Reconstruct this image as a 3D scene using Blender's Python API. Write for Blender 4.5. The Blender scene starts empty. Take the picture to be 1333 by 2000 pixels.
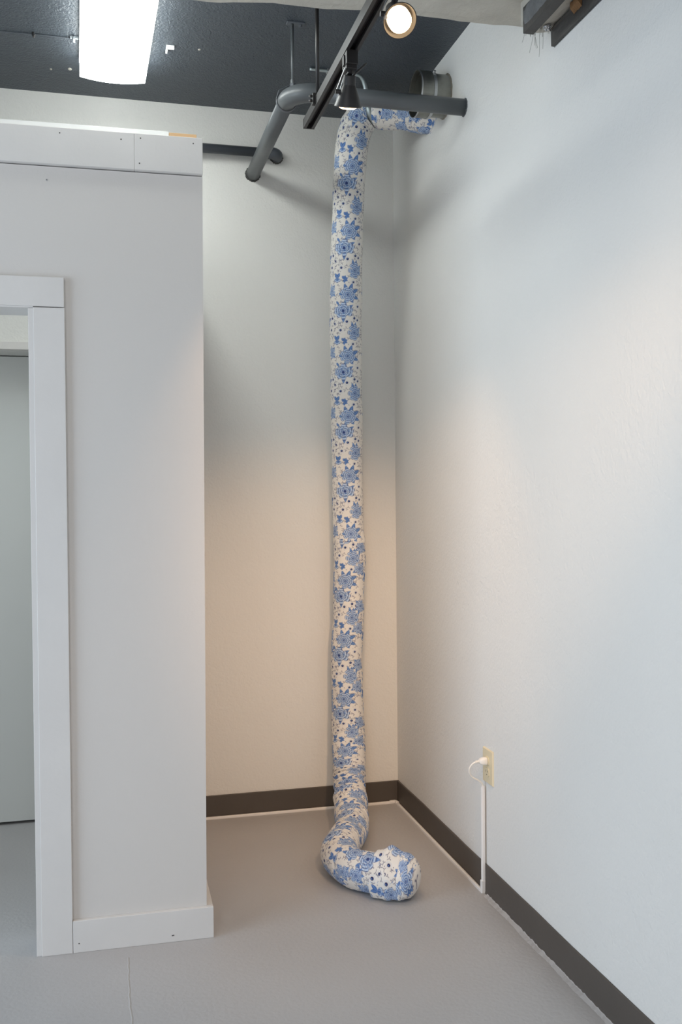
import bpy, bmesh, math, random
import numpy as np
from mathutils import Matrix, Vector

random.seed(7)
RNG = np.random.default_rng(11)
scene = bpy.context.scene
COL = scene.collection

# ------------------------------------------------------------------ camera
cam_data = bpy.data.cameras.new('camera')
cam_data.sensor_fit = 'VERTICAL'
cam_data.sensor_height = 36.0
cam_data.lens = 1873.62 * 36.0 / 2000.0
cam_data.clip_start = 0.02
cam = bpy.data.objects.new('camera', cam_data)
cam.matrix_world = Matrix(((0.9705, 0.0123, -0.2409, 0.0),
                           (-0.2410, 0.0135, -0.9704, 0.0),
                           (-0.0087, 0.9998, 0.0161, 1.38),
                           (0, 0, 0, 1)))
COL.objects.link(cam)
scene.camera = cam

# ------------------------------------------------------------------ light, exposure
scene.view_settings.view_transform = 'Standard'
scene.view_settings.look = 'None'
scene.view_settings.gamma = 1.0
scene.view_settings.use_curve_mapping = False
scene.view_settings.exposure = -0.06

world = bpy.data.worlds.new('world')
scene.world = world
world.use_nodes = True
world.node_tree.nodes['Background'].inputs['Color'].default_value = (0.75, 0.86, 1.0, 1)
world.node_tree.nodes['Background'].inputs['Strength'].default_value = 0.6

FIXTURE_EMISSION = 14.5          # fluorescent lens in view
SPOT_WARM = (1.0, 0.62, 0.34)


def area_light(name, loc, target, sx, sy, power, color):
    d = bpy.data.lights.new(name, 'AREA')
    d.shape = 'RECTANGLE'
    d.size, d.size_y = sx, sy
    d.energy = power
    d.color = color
    o = bpy.data.objects.new(name, d)
    o.location = loc
    o.rotation_euler = (Vector(target) - Vector(loc)).to_track_quat('-Z', 'Y').to_euler()
    COL.objects.link(o)
    return o


# unseen sources: inferred daylight from the left, added warm fill from behind
area_light('offscreen_area_light', (-3.05, 1.60, 1.25), (1.2, 1.9, 0.6), 2.2, 2.0, 86, (0.69, 0.84, 1.0))
area_light('offscreen_area_light', (-0.9, -2.9, 1.5), (-0.9, 2.0, 1.3), 3.4, 2.2, 26, (1.0, 0.96, 0.92))
# added overhead fill lights, no fixtures: one near the camera, one beyond the partition
area_light('added_room_fill', (-0.9, -0.2, 2.98), (-0.9, -0.2, 0), 0.26, 2.4, 27, (1.0, 0.98, 0.96))
area_light('added_room_fill', (-2.0, 3.6, 2.95), (-2.0, 3.6, 0), 0.26, 0.8, 12, (0.80, 0.94, 1.0))
# first and last: unseen track heads nearer the camera; middle: added off-track fill
WARM_SPOTS = [((0.80, 0.75, 2.50), (1.06, 4.10, 0.48), 138, 38, (1.0, 0.64, 0.37)), ((-0.20, 0.35, 2.50), (1.27, 3.72, 0.60), 48, 26, (1.0, 0.66, 0.40)), ((0.69, 0.95, 2.50), (1.27, 2.10, 1.00), 22, 84, (1.0, 0.76, 0.54))]

# ------------------------------------------------------------------ materials


def srgb(r, g, b):
    def f(c):
        c /= 255.0
        return c / 12.92 if c <= 0.04045 else ((c + 0.055) / 1.055) ** 2.4
    return (f(r), f(g), f(b), 1.0)


def material(name, color, rough=0.6, metal=0.0, bump=None, spec=0.5, var=None):
    """bump: list of (scale, strength, detail, distortion); var: (scale, amount) colour variation"""
    m = bpy.data.materials.new(name)
    m.use_nodes = True
    nt = m.node_tree
    b = nt.nodes['Principled BSDF']
    b.inputs['Base Color'].default_value = color
    b.inputs['Roughness'].default_value = rough
    b.inputs['Metallic'].default_value = metal
    b.inputs['Specular IOR Level'].default_value = spec
    tc = nt.nodes.new('ShaderNodeTexCoord')
    last = None
    for sc, st, det, dist in (bump or []):
        n = nt.nodes.new('ShaderNodeTexNoise')
        n.inputs['Scale'].default_value = sc
        n.inputs['Detail'].default_value = det
        n.inputs['Distortion'].default_value = dist
        nt.links.new(tc.outputs['Object'], n.inputs['Vector'])
        bp = nt.nodes.new('ShaderNodeBump')
        bp.inputs['Strength'].default_value = st
        bp.inputs['Distance'].default_value = 0.008
        nt.links.new(n.outputs['Fac'], bp.inputs['Height'])
        if last:
            nt.links.new(last.outputs['Normal'], bp.inputs['Normal'])
        last = bp
    if last:
        nt.links.new(last.outputs['Normal'], b.inputs['Normal'])
    if var:
        n = nt.nodes.new('ShaderNodeTexNoise')
        n.inputs['Scale'].default_value = var[0]
        n.inputs['Detail'].default_value = 5
        nt.links.new(tc.outputs['Object'], n.inputs['Vector'])
        r = nt.nodes.new('ShaderNodeMapRange')
        r.inputs['From Min'].default_value = 0.3
        r.inputs['From Max'].default_value = 0.7
        r.inputs['To Min'].default_value = 1 - var[1]
        r.inputs['To Max'].default_value = 1 + var[1]
        nt.links.new(n.outputs['Fac'], r.inputs['Value'])
        mx = nt.nodes.new('ShaderNodeVectorMath')
        mx.operation = 'SCALE'
        mx.inputs[0].default_value = color[:3]
        nt.links.new(r.outputs['Result'], mx.inputs['Scale'])
        nt.links.new(mx.outputs['Vector'], b.inputs['Base Color'])
    return m


def emission(name, color, strength):
    m = bpy.data.materials.new(name)
    m.use_nodes = True
    nt = m.node_tree
    nt.nodes.remove(nt.nodes['Principled BSDF'])
    e = nt.nodes.new('ShaderNodeEmission')
    e.inputs['Color'].default_value = color
    e.inputs['Strength'].default_value = strength
    nt.links.new(e.outputs['Emission'], nt.nodes['Material Output'].inputs['Surface'])
    return m


def plaster(name, color, strength):
    """painted knock-down plaster: trowelled swirls made of stretched noise plus fine grain"""
    m = material(name, color, 0.62, bump=[(110, strength * 0.7, 3, 0.3), (34, strength * 0.9, 4, 0.9)], spec=0.3, var=(1.3, 0.02))
    return m


M_WALL = plaster('painted_plaster', srgb(226, 225, 221), 0.30)
M_WALL_R = plaster('painted_plaster_right', srgb(226, 225, 222), 0.26)
M_CEIL = material('charcoal_ceiling_paint', srgb(66, 73, 81), 0.42, bump=[(60, 0.55, 4, 1.5), (14, 0.25, 3, 0.5)], spec=0.5, var=(2.0, 0.06))
M_BEAM = material('rough_beam_plaster', srgb(196, 192, 182), 0.85, bump=[(45, 0.5, 6, 0.4), (6, 0.4, 4, 0.3)], spec=0.2, var=(9, 0.10))
M_PART = material('smooth_white_partition_paint', srgb(215, 211, 207), 0.5, bump=[(160, 0.05, 2, 0)], spec=0.35)
M_TRIM = material('white_trim_paint', srgb(220, 217, 214), 0.42, bump=[(70, 0.05, 3, 0)], spec=0.4, var=(6, 0.02))
M_DOOR = material('door_paint', srgb(222, 225, 223), 0.45, spec=0.4)
M_RUBBER = material('dark_brown_rubber_base', srgb(84, 78, 73), 0.55, bump=[(40, 0.06, 3, 0)], spec=0.4, var=(5, 0.05))
M_PIPE = material('grey_painted_pipe', srgb(90, 94, 97), 0.38, bump=[(50, 0.05, 3, 0)], spec=0.5, var=(8, 0.04))
M_PIPE_D = material('dark_grey_painted_pipe', srgb(82, 87, 94), 0.42, spec=0.5)
M_SEAL = material('dark_sealant', srgb(74, 74, 72), 0.9, bump=[(120, 0.6, 3, 0)])
M_BLACK = material('black_metal', srgb(38, 36, 36), 0.38, spec=0.5)
M_BLACK_IN = material('black_slot', srgb(16, 15, 15), 0.6)
M_STEEL = material('bright_steel', srgb(190, 192, 194), 0.28, 0.9)
M_STRAP = material('galvanised_strap', srgb(168, 178, 180), 0.42, 0.75)
M_GALV = material('galvanised_duct', srgb(142, 142, 136), 0.33, 0.85, bump=[(18, 0.15, 3, 0)], var=(22, 0.18))
M_CHANNEL = material('white_plastic_channel', srgb(232, 230, 228), 0.35, spec=0.5)
M_ALMOND = material('almond_plastic', srgb(222, 210, 180), 0.35, spec=0.5)
M_SLOT = material('socket_slot', srgb(50, 44, 36), 0.7)
M_CORD = material('white_cord', srgb(236, 232, 226), 0.4, spec=0.5)
M_WOOD = material('bare_wood', srgb(206, 170, 128), 0.7, bump=[(40, 0.2, 3, 0)], var=(14, 0.06))
M_OLDWOOD = material('old_brown_wood', srgb(120, 88, 56), 0.85, bump=[(60, 0.4, 4, 0)], var=(30, 0.2))
M_ANGLE = material('dark_grey_steel', srgb(74, 72, 70), 0.55, 0.3, bump=[(30, 0.3, 4, 0)], var=(14, 0.14))
M_RAG = material('torn_grey_paint_film', srgb(112, 114, 115), 0.85, bump=[(45, 0.9, 5, 1)], var=(20, 0.2))
M_FIBRE = material('grey_fibre', srgb(140, 138, 132), 0.9)
M_FOIL = material('crumpled_foil', srgb(220, 222, 225), 0.25, 0.9)
M_NAIL = material('nail_hole', srgb(58, 54, 52), 0.8)
M_SCREW = material('painted_screw', srgb(190, 190, 190), 0.4, 0.4)
M_HOUSING = material('white_enamel', srgb(235, 236, 236), 0.35)
M_LENS = emission('lit_fluorescent_lens', (0.95, 1.0, 0.97, 1), FIXTURE_EMISSION)
M_BULB = emission('lit_warm_bulb', (1.0, 0.70, 0.40, 1), 7.0)


def floor_material():
    m = material('grey_floor_paint', srgb(180, 178, 178), 0.48, bump=[(75, 0.16, 3, 0.3), (9, 0.10, 3, 0)], spec=0.4, var=(1.7, 0.035))
    nt = m.node_tree
    b = nt.nodes['Principled BSDF']
    tc = nt.nodes.new('ShaderNodeTexCoord')
    sep = nt.nodes.new('ShaderNodeSeparateXYZ')
    nt.links.new(tc.outputs['Object'], sep.inputs[0])
    n = nt.nodes.new('ShaderNodeTexNoise')
    n.inputs['Scale'].default_value = 9
    n.inputs['Detail'].default_value = 4
    nt.links.new(tc.outputs['Object'], n.inputs['Vector'])

    def mth(op, a, c=None):
        k = nt.nodes.new('ShaderNodeMath')
        k.operation = op
        for i, v in enumerate((a, c)):
            if v is None:
                continue
            if isinstance(v, (int, float)):
                k.inputs[i].default_value = v
            else:
                nt.links.new(v, k.inputs[i])
        return k.outputs[0]
    wob = mth('MULTIPLY', mth('SUBTRACT', n.outputs['Fac'], 0.5), 0.022)
    d = mth('ABSOLUTE', mth('SUBTRACT', mth('ADD', sep.outputs['X'], wob), 0.0565))
    line = mth('SUBTRACT', 1.0, mth('MULTIPLY', d, 1 / 0.0035))
    line = mth('MAXIMUM', line, 0.0)
    line = mth('MULTIPLY', line, mth('LESS_THAN', sep.outputs['Y'], 2.935))
    bp = nt.nodes.new('ShaderNodeBump')
    bp.inputs['Strength'].default_value = 0.5
    bp.inputs['Distance'].default_value = 0.004
    nt.links.new(line, bp.inputs['Height'])
    old = b.inputs['Normal'].links[0].from_socket
    nt.links.new(old, bp.inputs['Normal'])
    nt.links.new(bp.outputs['Normal'], b.inputs['Normal'])
    oldc = b.inputs['Base Color'].links[0].from_socket
    mix = nt.nodes.new('ShaderNodeMix')
    mix.data_type = 'RGBA'
    nt.links.new(mth('MULTIPLY', line, 0.35), mix.inputs[0])
    nt.links.new(oldc, mix.inputs[6])
    mix.inputs[7].default_value = srgb(196, 190, 180)
    nt.links.new(mix.outputs[2], b.inputs['Base Color'])
    return m


M_FLOOR = floor_material()

# ------------------------------------------------------------------ helpers


def obj(name, bm, m, parent=None, smooth=False, bevel=0.0, tf=None):
    if tf is not None:
        bmesh.ops.transform(bm, matrix=tf, verts=bm.verts)
    bmesh.ops.recalc_face_normals(bm, faces=bm.faces)
    me = bpy.data.meshes.new(name)
    bm.to_mesh(me)
    bm.free()
    me.materials.append(m)
    if smooth:
        for p in me.polygons:
            p.use_smooth = True
    o = bpy.data.objects.new(name, me)
    COL.objects.link(o)
    if bevel > 0:
        md = o.modifiers.new('bevel', 'BEVEL')
        md.width = bevel
        md.segments = 2
        md.limit_method = 'ANGLE'
        md.angle_limit = math.radians(35)
    if parent is not None:
        o.parent = parent
        o.matrix_parent_inverse = Matrix.Translation(-Vector(parent.location))
    return o


def thing(name, label, cat, loc, group=None):
    o = bpy.data.objects.new(name, None)
    o.empty_display_size = 0.05
    COL.objects.link(o)
    o.location = loc
    tag(o, label, cat, group)
    return o


def tag(o, label, cat, group=None):
    o['label'] = label
    o['category'] = cat
    if group:
        o['group'] = group
    return o


def struct(name, bm, m, parent=None, bevel=0.0, tf=None, label=None):
    o = obj(name, bm, m, parent, bevel=bevel, tf=tf)
    if parent is None:
        o['kind'] = 'structure'
    if label:
        o['label'] = label
    return o


def box(bm, x0, x1, y0, y1, z0, z1):
    r = bmesh.ops.create_cube(bm, size=1.0)
    bmesh.ops.scale(bm, vec=(x1 - x0, y1 - y0, z1 - z0), verts=r['verts'])
    bmesh.ops.translate(bm, vec=((x0 + x1) / 2, (y0 + y1) / 2, (z0 + z1) / 2), verts=r['verts'])
    return r['verts']


def B(*args):
    bm = bmesh.new()
    box(bm, *args)
    return bm


def frames(pts, up=None):
    pts = [Vector(p) for p in pts]
    T = []
    for i in range(len(pts)):
        a = pts[max(0, i - 1)]
        b = pts[min(len(pts) - 1, i + 1)]
        T.append((b - a).normalized())
    n = Vector(up) if up else Vector((0, -1, 0))
    if abs(n.dot(T[0])) > 0.95:
        n = Vector((1, 0, 0))
    out = []
    for i, t in enumerate(T):
        n = (n - t * n.dot(t)).normalized()
        out.append((pts[i], t, n, t.cross(n)))
    return out


def tube(bm, pts, radii, seg=16, cap=True, up=None, flat=None):
    if not hasattr(radii, '__len__'):
        radii = [radii] * len(pts)
    rings = []
    for (p, t, n, b), r in zip(frames(pts, up), radii):
        ring = []
        for k in range(seg):
            a = 2 * math.pi * k / seg
            ra, rb = (r, r) if not flat else (r * flat[0], r * flat[1])
            ring.append(bm.verts.new(p + n * math.cos(a) * ra + b * math.sin(a) * rb))
        rings.append(ring)
    for i in range(len(rings) - 1):
        for k in range(seg):
            bm.faces.new((rings[i][k], rings[i][(k + 1) % seg], rings[i + 1][(k + 1) % seg], rings[i + 1][k]))
    if cap:
        bm.faces.new(rings[0][::-1])
        bm.faces.new(rings[-1])
    return rings


def tb(pts, radii, **k):
    bm = bmesh.new()
    tube(bm, pts, radii, **k)
    return bm


def lathe(bm, prof, seg=32, tf=None):
    """prof: (radius, z) list; r=0 closes with a fan"""
    rings = []
    allv = []
    for r, z in prof:
        if r < 1e-6:
            v = bm.verts.new((0, 0, z))
            rings.append([v])
            allv.append(v)
        else:
            ring = [bm.verts.new((r * math.cos(2 * math.pi * k / seg), r * math.sin(2 * math.pi * k / seg), z)) for k in range(seg)]
            rings.append(ring)
            allv += ring
    for a, b in zip(rings, rings[1:]):
        for k in range(seg):
            k2 = (k + 1) % seg
            if len(a) == 1 and len(b) == 1:
                continue
            if len(a) == 1:
                bm.faces.new((a[0], b[k], b[k2]))
            elif len(b) == 1:
                bm.faces.new((a[k], b[0], a[k2]))
            else:
                bm.faces.new((a[k], b[k], b[k2], a[k2]))
    if tf is not None:
        bmesh.ops.transform(bm, matrix=tf, verts=allv)
    return bm


def aim(loc, direction):
    """matrix whose local -Z points along direction"""
    q = Vector(direction).normalized().to_track_quat('-Z', 'Y')
    return Matrix.Translation(Vector(loc)) @ q.to_matrix().to_4x4()


def arc(c, r, u, v, a0, a1, n=10):
    c, u, v = Vector(c), Vector(u), Vector(v)
    return [c + u * (r * math.cos(a0 + (a1 - a0) * i / n)) + v * (r * math.sin(a0 + (a1 - a0) * i / n)) for i in range(n + 1)]


# ------------------------------------------------------------------ the room
XR, YB, ZC = 1.2782, 4.1268, 3.0467
XL, YR = -3.2, -3.0

struct('floor', B(XL - 0.2, XR + 0.2, YR - 0.2, YB + 0.5, -0.12, 0.0), M_FLOOR)
struct('ceiling', B(XL - 0.2, XR + 0.2, YR - 0.2, YB + 0.3, ZC, ZC + 0.15), M_CEIL)
struct('wall_right', B(XR, XR + 0.18, YR - 0.2, YB + 0.2, 0.0, ZC), M_WALL_R)

# back wall with the doorway inside the little room on the left
DX0, DX1, DZ = -1.10, -0.205, 1.987
bm = bmesh.new()
box(bm, DX1, XR, YB, YB + 0.2, 0.0, ZC)
box(bm, DX0, DX1, YB, YB + 0.2, DZ, ZC)
box(bm, XL, DX0, YB, YB + 0.2, 0.0, ZC)
struct('wall_back', bm, M_WALL)
d1 = struct('door_1', B(DX0 + 0.004, DX1 - 0.004, YB + 0.145, YB + 0.185, 0.012, DZ - 0.004), M_DOOR, bevel=0.002)
struct('door_back_panel', B(DX0 - 0.02, DX1 + 0.02, YB + 0.24, YB + 0.26, 0.0, DZ), M_DOOR).name = 'wall_beyond'
struct('trim_1', B(DX0 - 0.12, DX1 + 0.02, YB - 0.016, YB, 1.989, 2.021), M_TRIM, bevel=0.002)

# outer walls behind the camera: shop window in the rear wall
struct('wall_far_left', B(XL - 0.18, XL, YR - 0.2, YB, 0.0, ZC), M_WALL)
bm = bmesh.new()
box(bm, XL, -2.75, YR - 0.18, YR, 0, ZC)
box(bm, 0.95, XR, YR - 0.18, YR, 0, ZC)
box(bm, -2.75, 0.95, YR - 0.18, YR, 0, 0.28)
box(bm, -2.75, 0.95, YR - 0.18, YR, 2.65, ZC)
struct('wall_rear', bm, M_WALL)
bm = bmesh.new()
for x in (-2.75, -1.54, -0.31, 0.90):
    box(bm, x, x + 0.05, YR - 0.12, YR - 0.06, 0.28, 2.65)
for z in (0.28, 2.60):
    box(bm, -2.70, 0.90, YR - 0.12, YR - 0.06, z, z + 0.05)
struct('window_1', bm, M_TRIM)

# beam dropping below the ceiling in front of the corner
bm = bmesh.new()
nx, ny = 120, 12
grid = [[None] * (ny + 1) for _ in range(nx + 1)]
for i in range(nx + 1):
    x = XL + (XR - XL) * i / nx
    far = 2.722 + 0.05 * max(0.0, min(1.0, (0.75 - x) / 0.45)) + 0.003 * math.sin(x * 23) + 0.002 * math.sin(x * 61)
    for j in range(ny + 1):
        y = 2.30 + (far - 2.30) * j / ny
        grid[i][j] = bm.verts.new((x, y, 2.80 + 0.003 * math.sin(x * 17 + y * 9) + 0.0025 * math.sin(y * 47 + x * 5)))
for i in range(nx):
    for j in range(ny):
        bm.faces.new((grid[i][j], grid[i + 1][j], grid[i + 1][j + 1], grid[i][j + 1]))
ext = bmesh.ops.extrude_face_region(bm, geom=list(bm.faces))
for v in [g for g in ext['geom'] if isinstance(g, bmesh.types.BMVert)]:
    v.co.z = ZC
struct('ceiling_beam', bm, M_BEAM)

# rubber base along back and right wall
bm = bmesh.new()
box(bm, 0.28, XR, YB - 0.007, YB, 0.0, 0.0985)
struct('baseboard_back', bm, M_RUBBER, bevel=0.003)
bm = bmesh.new()
n = 60
prev = None
for i in range(n + 1):
    y = YR + (YB - 0.007 - YR) * i / n
    top = 0.1005 + 0.0012 * math.sin(y * 7.1) + 0.0008 * math.sin(y * 17)
    ring = [bm.verts.new(c) for c in ((XR, y, 0), (XR - 0.009, y, 0), (XR - 0.006, y, 0.012), (XR - 0.006, y, top - 0.003), (XR - 0.004, y, top), (XR, y, top))]
    if prev:
        for k in range(6):
            bm.faces.new((prev[k], prev[(k + 1) % 6], ring[(k + 1) % 6], ring[k]))
    else:
        bm.faces.new(ring[::-1])
    prev = ring
bm.faces.new(prev)
struct('baseboard_right', bm, M_RUBBER)
# ragged lip of floor paint against the rubber base, nearer the camera than the cable
bm = bmesh.new()
prev = None
rr = random.Random(3)
for i in range(150):
    y = 3.07 - 1.6 * i / 149
    w = 0.008 + 0.004 * rr.random() + 0.004 * math.sin(y * 11) ** 2
    h = 0.0025 + 0.003 * rr.random()
    ring = [bm.verts.new(c) for c in ((XR - 0.006, y, 0.0), (XR - 0.006, y, h + 0.003), (XR - 0.010, y, h), (XR - 0.010 - w, y, 0.0))]
    if prev:
        for k in range(3):
            bm.faces.new((prev[k], prev[k + 1], ring[k + 1], ring[k]))
    prev = ring
struct('trim_2', bm, M_FLOOR)

# ------------------------------------------------------------------ white partition (a room within the room)
PT = Matrix.Translation((0.3214, 2.9992, 0)) @ Matrix.Rotation(-0.012, 4, 'Z')
WT = 0.016        # trim stands proud of the wall by this much
EDGE = lambda z: -0.0200 + 0.0050 * (z - 0.1)
OP1, OP0, OPZ = -0.531, -1.36, 1.953
CAPZ0, CAPZ1 = 2.3815, 2.4915
bm = bmesh.new()
v = box(bm, OP1, 0.0, WT, WT + 0.12, 0.0, CAPZ0 - 0.003)
v += box(bm, -0.14, 0.0, WT + 0.12, 1.135, 0.0, CAPZ0 - 0.003)
for q in v:
    if q.co.x > -0.01:
        q.co.x = EDGE(q.co.z)
box(bm, OP0, OP1, WT, WT + 0.12, OPZ + 0.012, CAPZ0 - 0.003)
box(bm, -2.6, OP0, WT, WT + 0.12, 0.0, CAPZ0 - 0.003)
struct('wall_left', bm, M_PART, tf=PT)
struct('trim_3', B(-0.5170, -0.4265, 0, WT, 0.0, 1.9535), M_TRIM, tf=PT, bevel=0.0015)
struct('trim_4', B(-1.48, -0.4275, -0.001, WT, 1.9560, 2.0445), M_TRIM, tf=PT, bevel=0.0015)
struct('trim_5', B(OP0, OP0 + 0.016, 0.004, WT + 0.125, 0.0, OPZ), M_TRIM, tf=PT)
struct('trim_6', B(OP1 - 0.001, OP1 + 0.014, 0.005, WT + 0.125, 0.0, OPZ - 0.002), M_TRIM, tf=PT, bevel=0.001)
struct('trim_7', B(OP0, OP1 + 0.014, 0.005, WT + 0.125, OPZ - 0.001, OPZ + 0.013), M_TRIM, tf=PT, bevel=0.001)
struct('trim_8', B(OP0 - 0.09, OP0 + 0.006, 0, WT, 0.0, 1.9535), M_TRIM, tf=PT)
# cap boards and ledge
cap_a = struct('trim_9', B(-2.6, -0.21515, -0.002, WT + 0.125, CAPZ0, CAPZ1), M_TRIM, tf=PT, bevel=0.0015)
cap_b = struct('trim_10', B(-0.2150, -0.0085, -0.002, WT + 0.125, CAPZ0, CAPZ1 + 0.0003), M_TRIM, tf=PT, bevel=0.0015)
struct('trim_11', B(-2.6, 0.213 - 0.3214, 0.055, 0.175, CAPZ1, 2.5250), M_HOUSING, tf=PT, bevel=0.001)
wb = obj('wood_block', B(0.2138 - 0.3214, 0.2995 - 0.3214, 0.056, 0.14, CAPZ1 + 0.0005, 2.5230), M_WOOD, tf=PT, bevel=0.001)
tag(wb, 'bare tan wooden block end on top corner of white partition', 'block')
# baseboard of the partition
bl = struct('baseboard_left', B(-0.4255, 0.0, 0.0, WT, 0.0, 0.0975), M_TRIM, tf=PT, bevel=0.0015)
bm = bmesh.new()
v = box(bm, -0.02, -0.0005, WT + 0.0005, 1.118, 0.0, 0.0965)
struct('baseboard_side', bm, M_TRIM, tf=PT, bevel=0.0015)


def disc_on_front(name, x, z, r, y, m, parent):
    bm = bmesh.new()
    bmesh.ops.create_cone(bm, cap_ends=True, segments=10, radius1=r, radius2=r, depth=0.0016,
                          matrix=PT @ Matrix.Translation((x - 0.3214, y, z)) @ Matrix.Rotation(math.pi / 2, 4, 'X'))
    return obj(name, bm, m, parent)


wl = bpy.data.objects['wall_left']
for x, z, p in ((-0.1122, 2.4747, cap_a), (0.0667, 2.4694, cap_a), (0.1246, 2.4772, cap_b), (0.2841, 2.4728, cap_b), (0.1207, 2.4008, cap_b)):
    disc_on_front('nail_hole', x, z, 0.0020, -0.002, M_NAIL, p)
for x, z in ((-0.087, 0.0285), (0.1969, 0.0212), (0.1930, 0.0208)):
    disc_on_front('nail_hole', x, z, 0.0018, 0.0, M_NAIL, bl)
disc_on_front('screw_head', -0.1521, 2.338, 0.0038, WT, M_SCREW, wl)
disc_on_front('nail_hole', -0.1521, 2.338, 0.0014, WT - 0.0005, M_NAIL, wl)

# ------------------------------------------------------------------ fabric print
UW, VH = 1866, 1220               # tile in print units; one wrap by one repeat
SC = 2                            # units per texel
TW, TH = UW // SC, VH // SC
BASE = np.array(srgb(230, 227, 222)[:3])
LIGHT = np.array(srgb(176, 202, 232)[:3])
PALE = np.array(srgb(206, 222, 240)[:3])
MID = np.array(srgb(112, 152, 206)[:3])
DEEP = np.array(srgb(70, 108, 172)[:3])
INK = np.array(srgb(58, 72, 124)[:3])
TWIG = np.array(srgb(92, 92, 122)[:3])
BERRY = np.array(srgb(40, 48, 100)[:3])
TILE = np.tile(BASE, (TH, TW, 1))
OCC = np.zeros((TH, TW), bool)


def stamp(cx, cy, r, fn):
    k = int(r / SC) + 2
    ix = np.arange(int(cx / SC) - k, int(cx / SC) + k + 1)
    iy = np.arange(int(cy / SC) - k, int(cy / SC) + k + 1)
    X, Y = np.meshgrid(ix * SC - cx, iy * SC - cy)
    a, c = fn(X, Y)
    gx, gy = np.meshgrid(ix % TW, iy % TH)
    TILE[gy, gx] = TILE[gy, gx] * (1 - a[..., None]) + c * a[..., None]
    OCC[gy, gx] |= a > 0.3


def mixc(a, b, t):
    t = np.clip(t, 0, 1)[..., None]
    return a * (1 - t) + b * t


def petal(cx, cy, ang, ln, wd, tone=0.0):
    """one petal, base at (cx, cy): dark at the base, pale towards a scalloped rim, inked edge"""
    ca, sa = math.cos(ang), math.sin(ang)

    def fn(X, Y):
        u = (X * ca + Y * sa) / ln
        w = (-X * sa + Y * ca) / wd
        uc = np.clip(u, 0, 1.1)
        half = np.sqrt(np.clip(u, 0, None)) * np.sqrt(np.clip(1.04 - u, 0, None)) * 1.5 * (0.75 + 0.5 * u)
        d = np.abs(w) / np.maximum(half, 1e-3)
        a = ((u > 0) & (u < 1.02) & (d < 1)).astype(float)
        vein = 0.10 * np.cos(w * 18)
        c = mixc(DEEP, LIGHT, -0.15 + 1.1 * uc ** 1.5 + vein - tone * 1.5)
        rim = np.maximum(d, u)
        c = mixc(c, PALE, 0.8 * np.clip((rim - 0.62) / 0.10, 0, 1))
        c = mixc(c, INK, 0.9 * np.clip((rim - 0.85) / 0.05, 0, 1))
        return a, c
    stamp(cx, cy, ln * 1.1, fn)


def leaf(cx, cy, ang, ln, wd, dark=0.0):
    ln, wd = ln * 1.12, wd * 1.15
    ca, sa = math.cos(ang), math.sin(ang)

    def fn(X, Y):
        u = (X * ca + Y * sa) / ln
        w = (-X * sa + Y * ca) / wd
        half = np.maximum(np.sin(np.clip(u, 0, 1) * math.pi), 0) ** 0.8 * (1.1 - 0.5 * u)
        d = np.abs(w) / np.maximum(half, 1e-3)
        a = ((u > 0) & (u < 1) & (d < 1)).astype(float)
        ribs = 0.5 + 0.5 * np.cos((u * 5 + np.abs(w) * 1.3) * 2 * math.pi)
        c = mixc(MID, DEEP, 0.40 + dark + 0.55 * ribs)
        c = mixc(c, LIGHT, 0.7 * np.clip(1 - np.abs(w) * 9, 0, 1))
        c = mixc(c, INK, 0.7 * np.clip((d - 0.82) / 0.16, 0, 1))
        return a, c
    stamp(cx, cy, ln * 1.05, fn)


def dot(cx, cy, r, col, alpha=1.0, ring=0.0):
    def fn(X, Y):
        d = np.hypot(X, Y)
        if ring:
            a = (np.abs(d - r) < ring).astype(float) * alpha
        else:
            a = np.clip((r - d) / 3 + 0.5, 0, 1) * alpha
        return a, np.broadcast_to(col, X.shape + (3,))
    stamp(cx, cy, r + 8, fn)


def stroke(pts, w, col):
    for (x0, y0), (x1, y1) in zip(pts, pts[1:]):
        L = math.hypot(x1 - x0, y1 - y0)
        k = max(1, int(L / 3))
        for i in range(k + 1):
            t = i / k
            dot(x0 + (x1 - x0) * t, y0 + (y1 - y0) * t, w / 2, col)


def rose(cx, cy, s, squash=1.0, rot=0.0, r=None):
    r = r or random.Random(int(cx * 7 + cy))
    s *= 1.14
    rings = ((0.62, 0.58, 0.42, 7, 0.0), (0.34, 0.54, 0.40, 6, 0.0), (0.10, 0.46, 0.36, 5, 0.05), (0.0, 0.28, 0.22, 4, 0.15))
    for off, ln, wd, n, tone in rings:
        for k in range(n):
            a = rot + 2 * math.pi * (k + 0.5 * (off < 0.5)) / n + r.uniform(-0.15, 0.15)
            dx, dy = math.cos(a) * off * s * 0.75, math.sin(a) * off * s * 0.75 * squash
            petal(cx + dx, cy + dy, math.atan2(math.sin(a) * squash, math.cos(a)), ln * s, wd * s * r.uniform(0.9, 1.1), tone)
    dot(cx, cy, 0.12 * s, INK)
    dot(cx + 0.03 * s, cy, 0.05 * s, LIGHT)


def peony(cx, cy, s, rot=0.0):
    """wide open flower seen at an angle: ragged outer petals, darker cup"""
    r = random.Random(int(cx * 3 + cy))
    s *= 1.10
    for off, ln, wd, n, tone in ((0.50, 0.62, 0.36, 9, 0.0), (0.26, 0.56, 0.32, 8, 0.0), (0.05, 0.46, 0.30, 6, 0.08), (0.0, 0.28, 0.2, 5, 0.2)):
        for k in range(n):
            a = rot + 2 * math.pi * (k + 0.5 * (off < 0.3)) / n + r.uniform(-0.2, 0.2)
            f = r.uniform(0.8, 1.15)
            petal(cx + math.cos(a) * off * s * 0.8, cy + math.sin(a) * off * s * 0.42, math.atan2(math.sin(a) * 0.6, math.cos(a)),
                  ln * s * f, wd * s * r.uniform(0.8, 1.0) * (0.75 + 0.25 * abs(math.sin(a))), tone)
    dot(cx, cy + 0.02 * s, 0.13 * s, INK)


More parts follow.
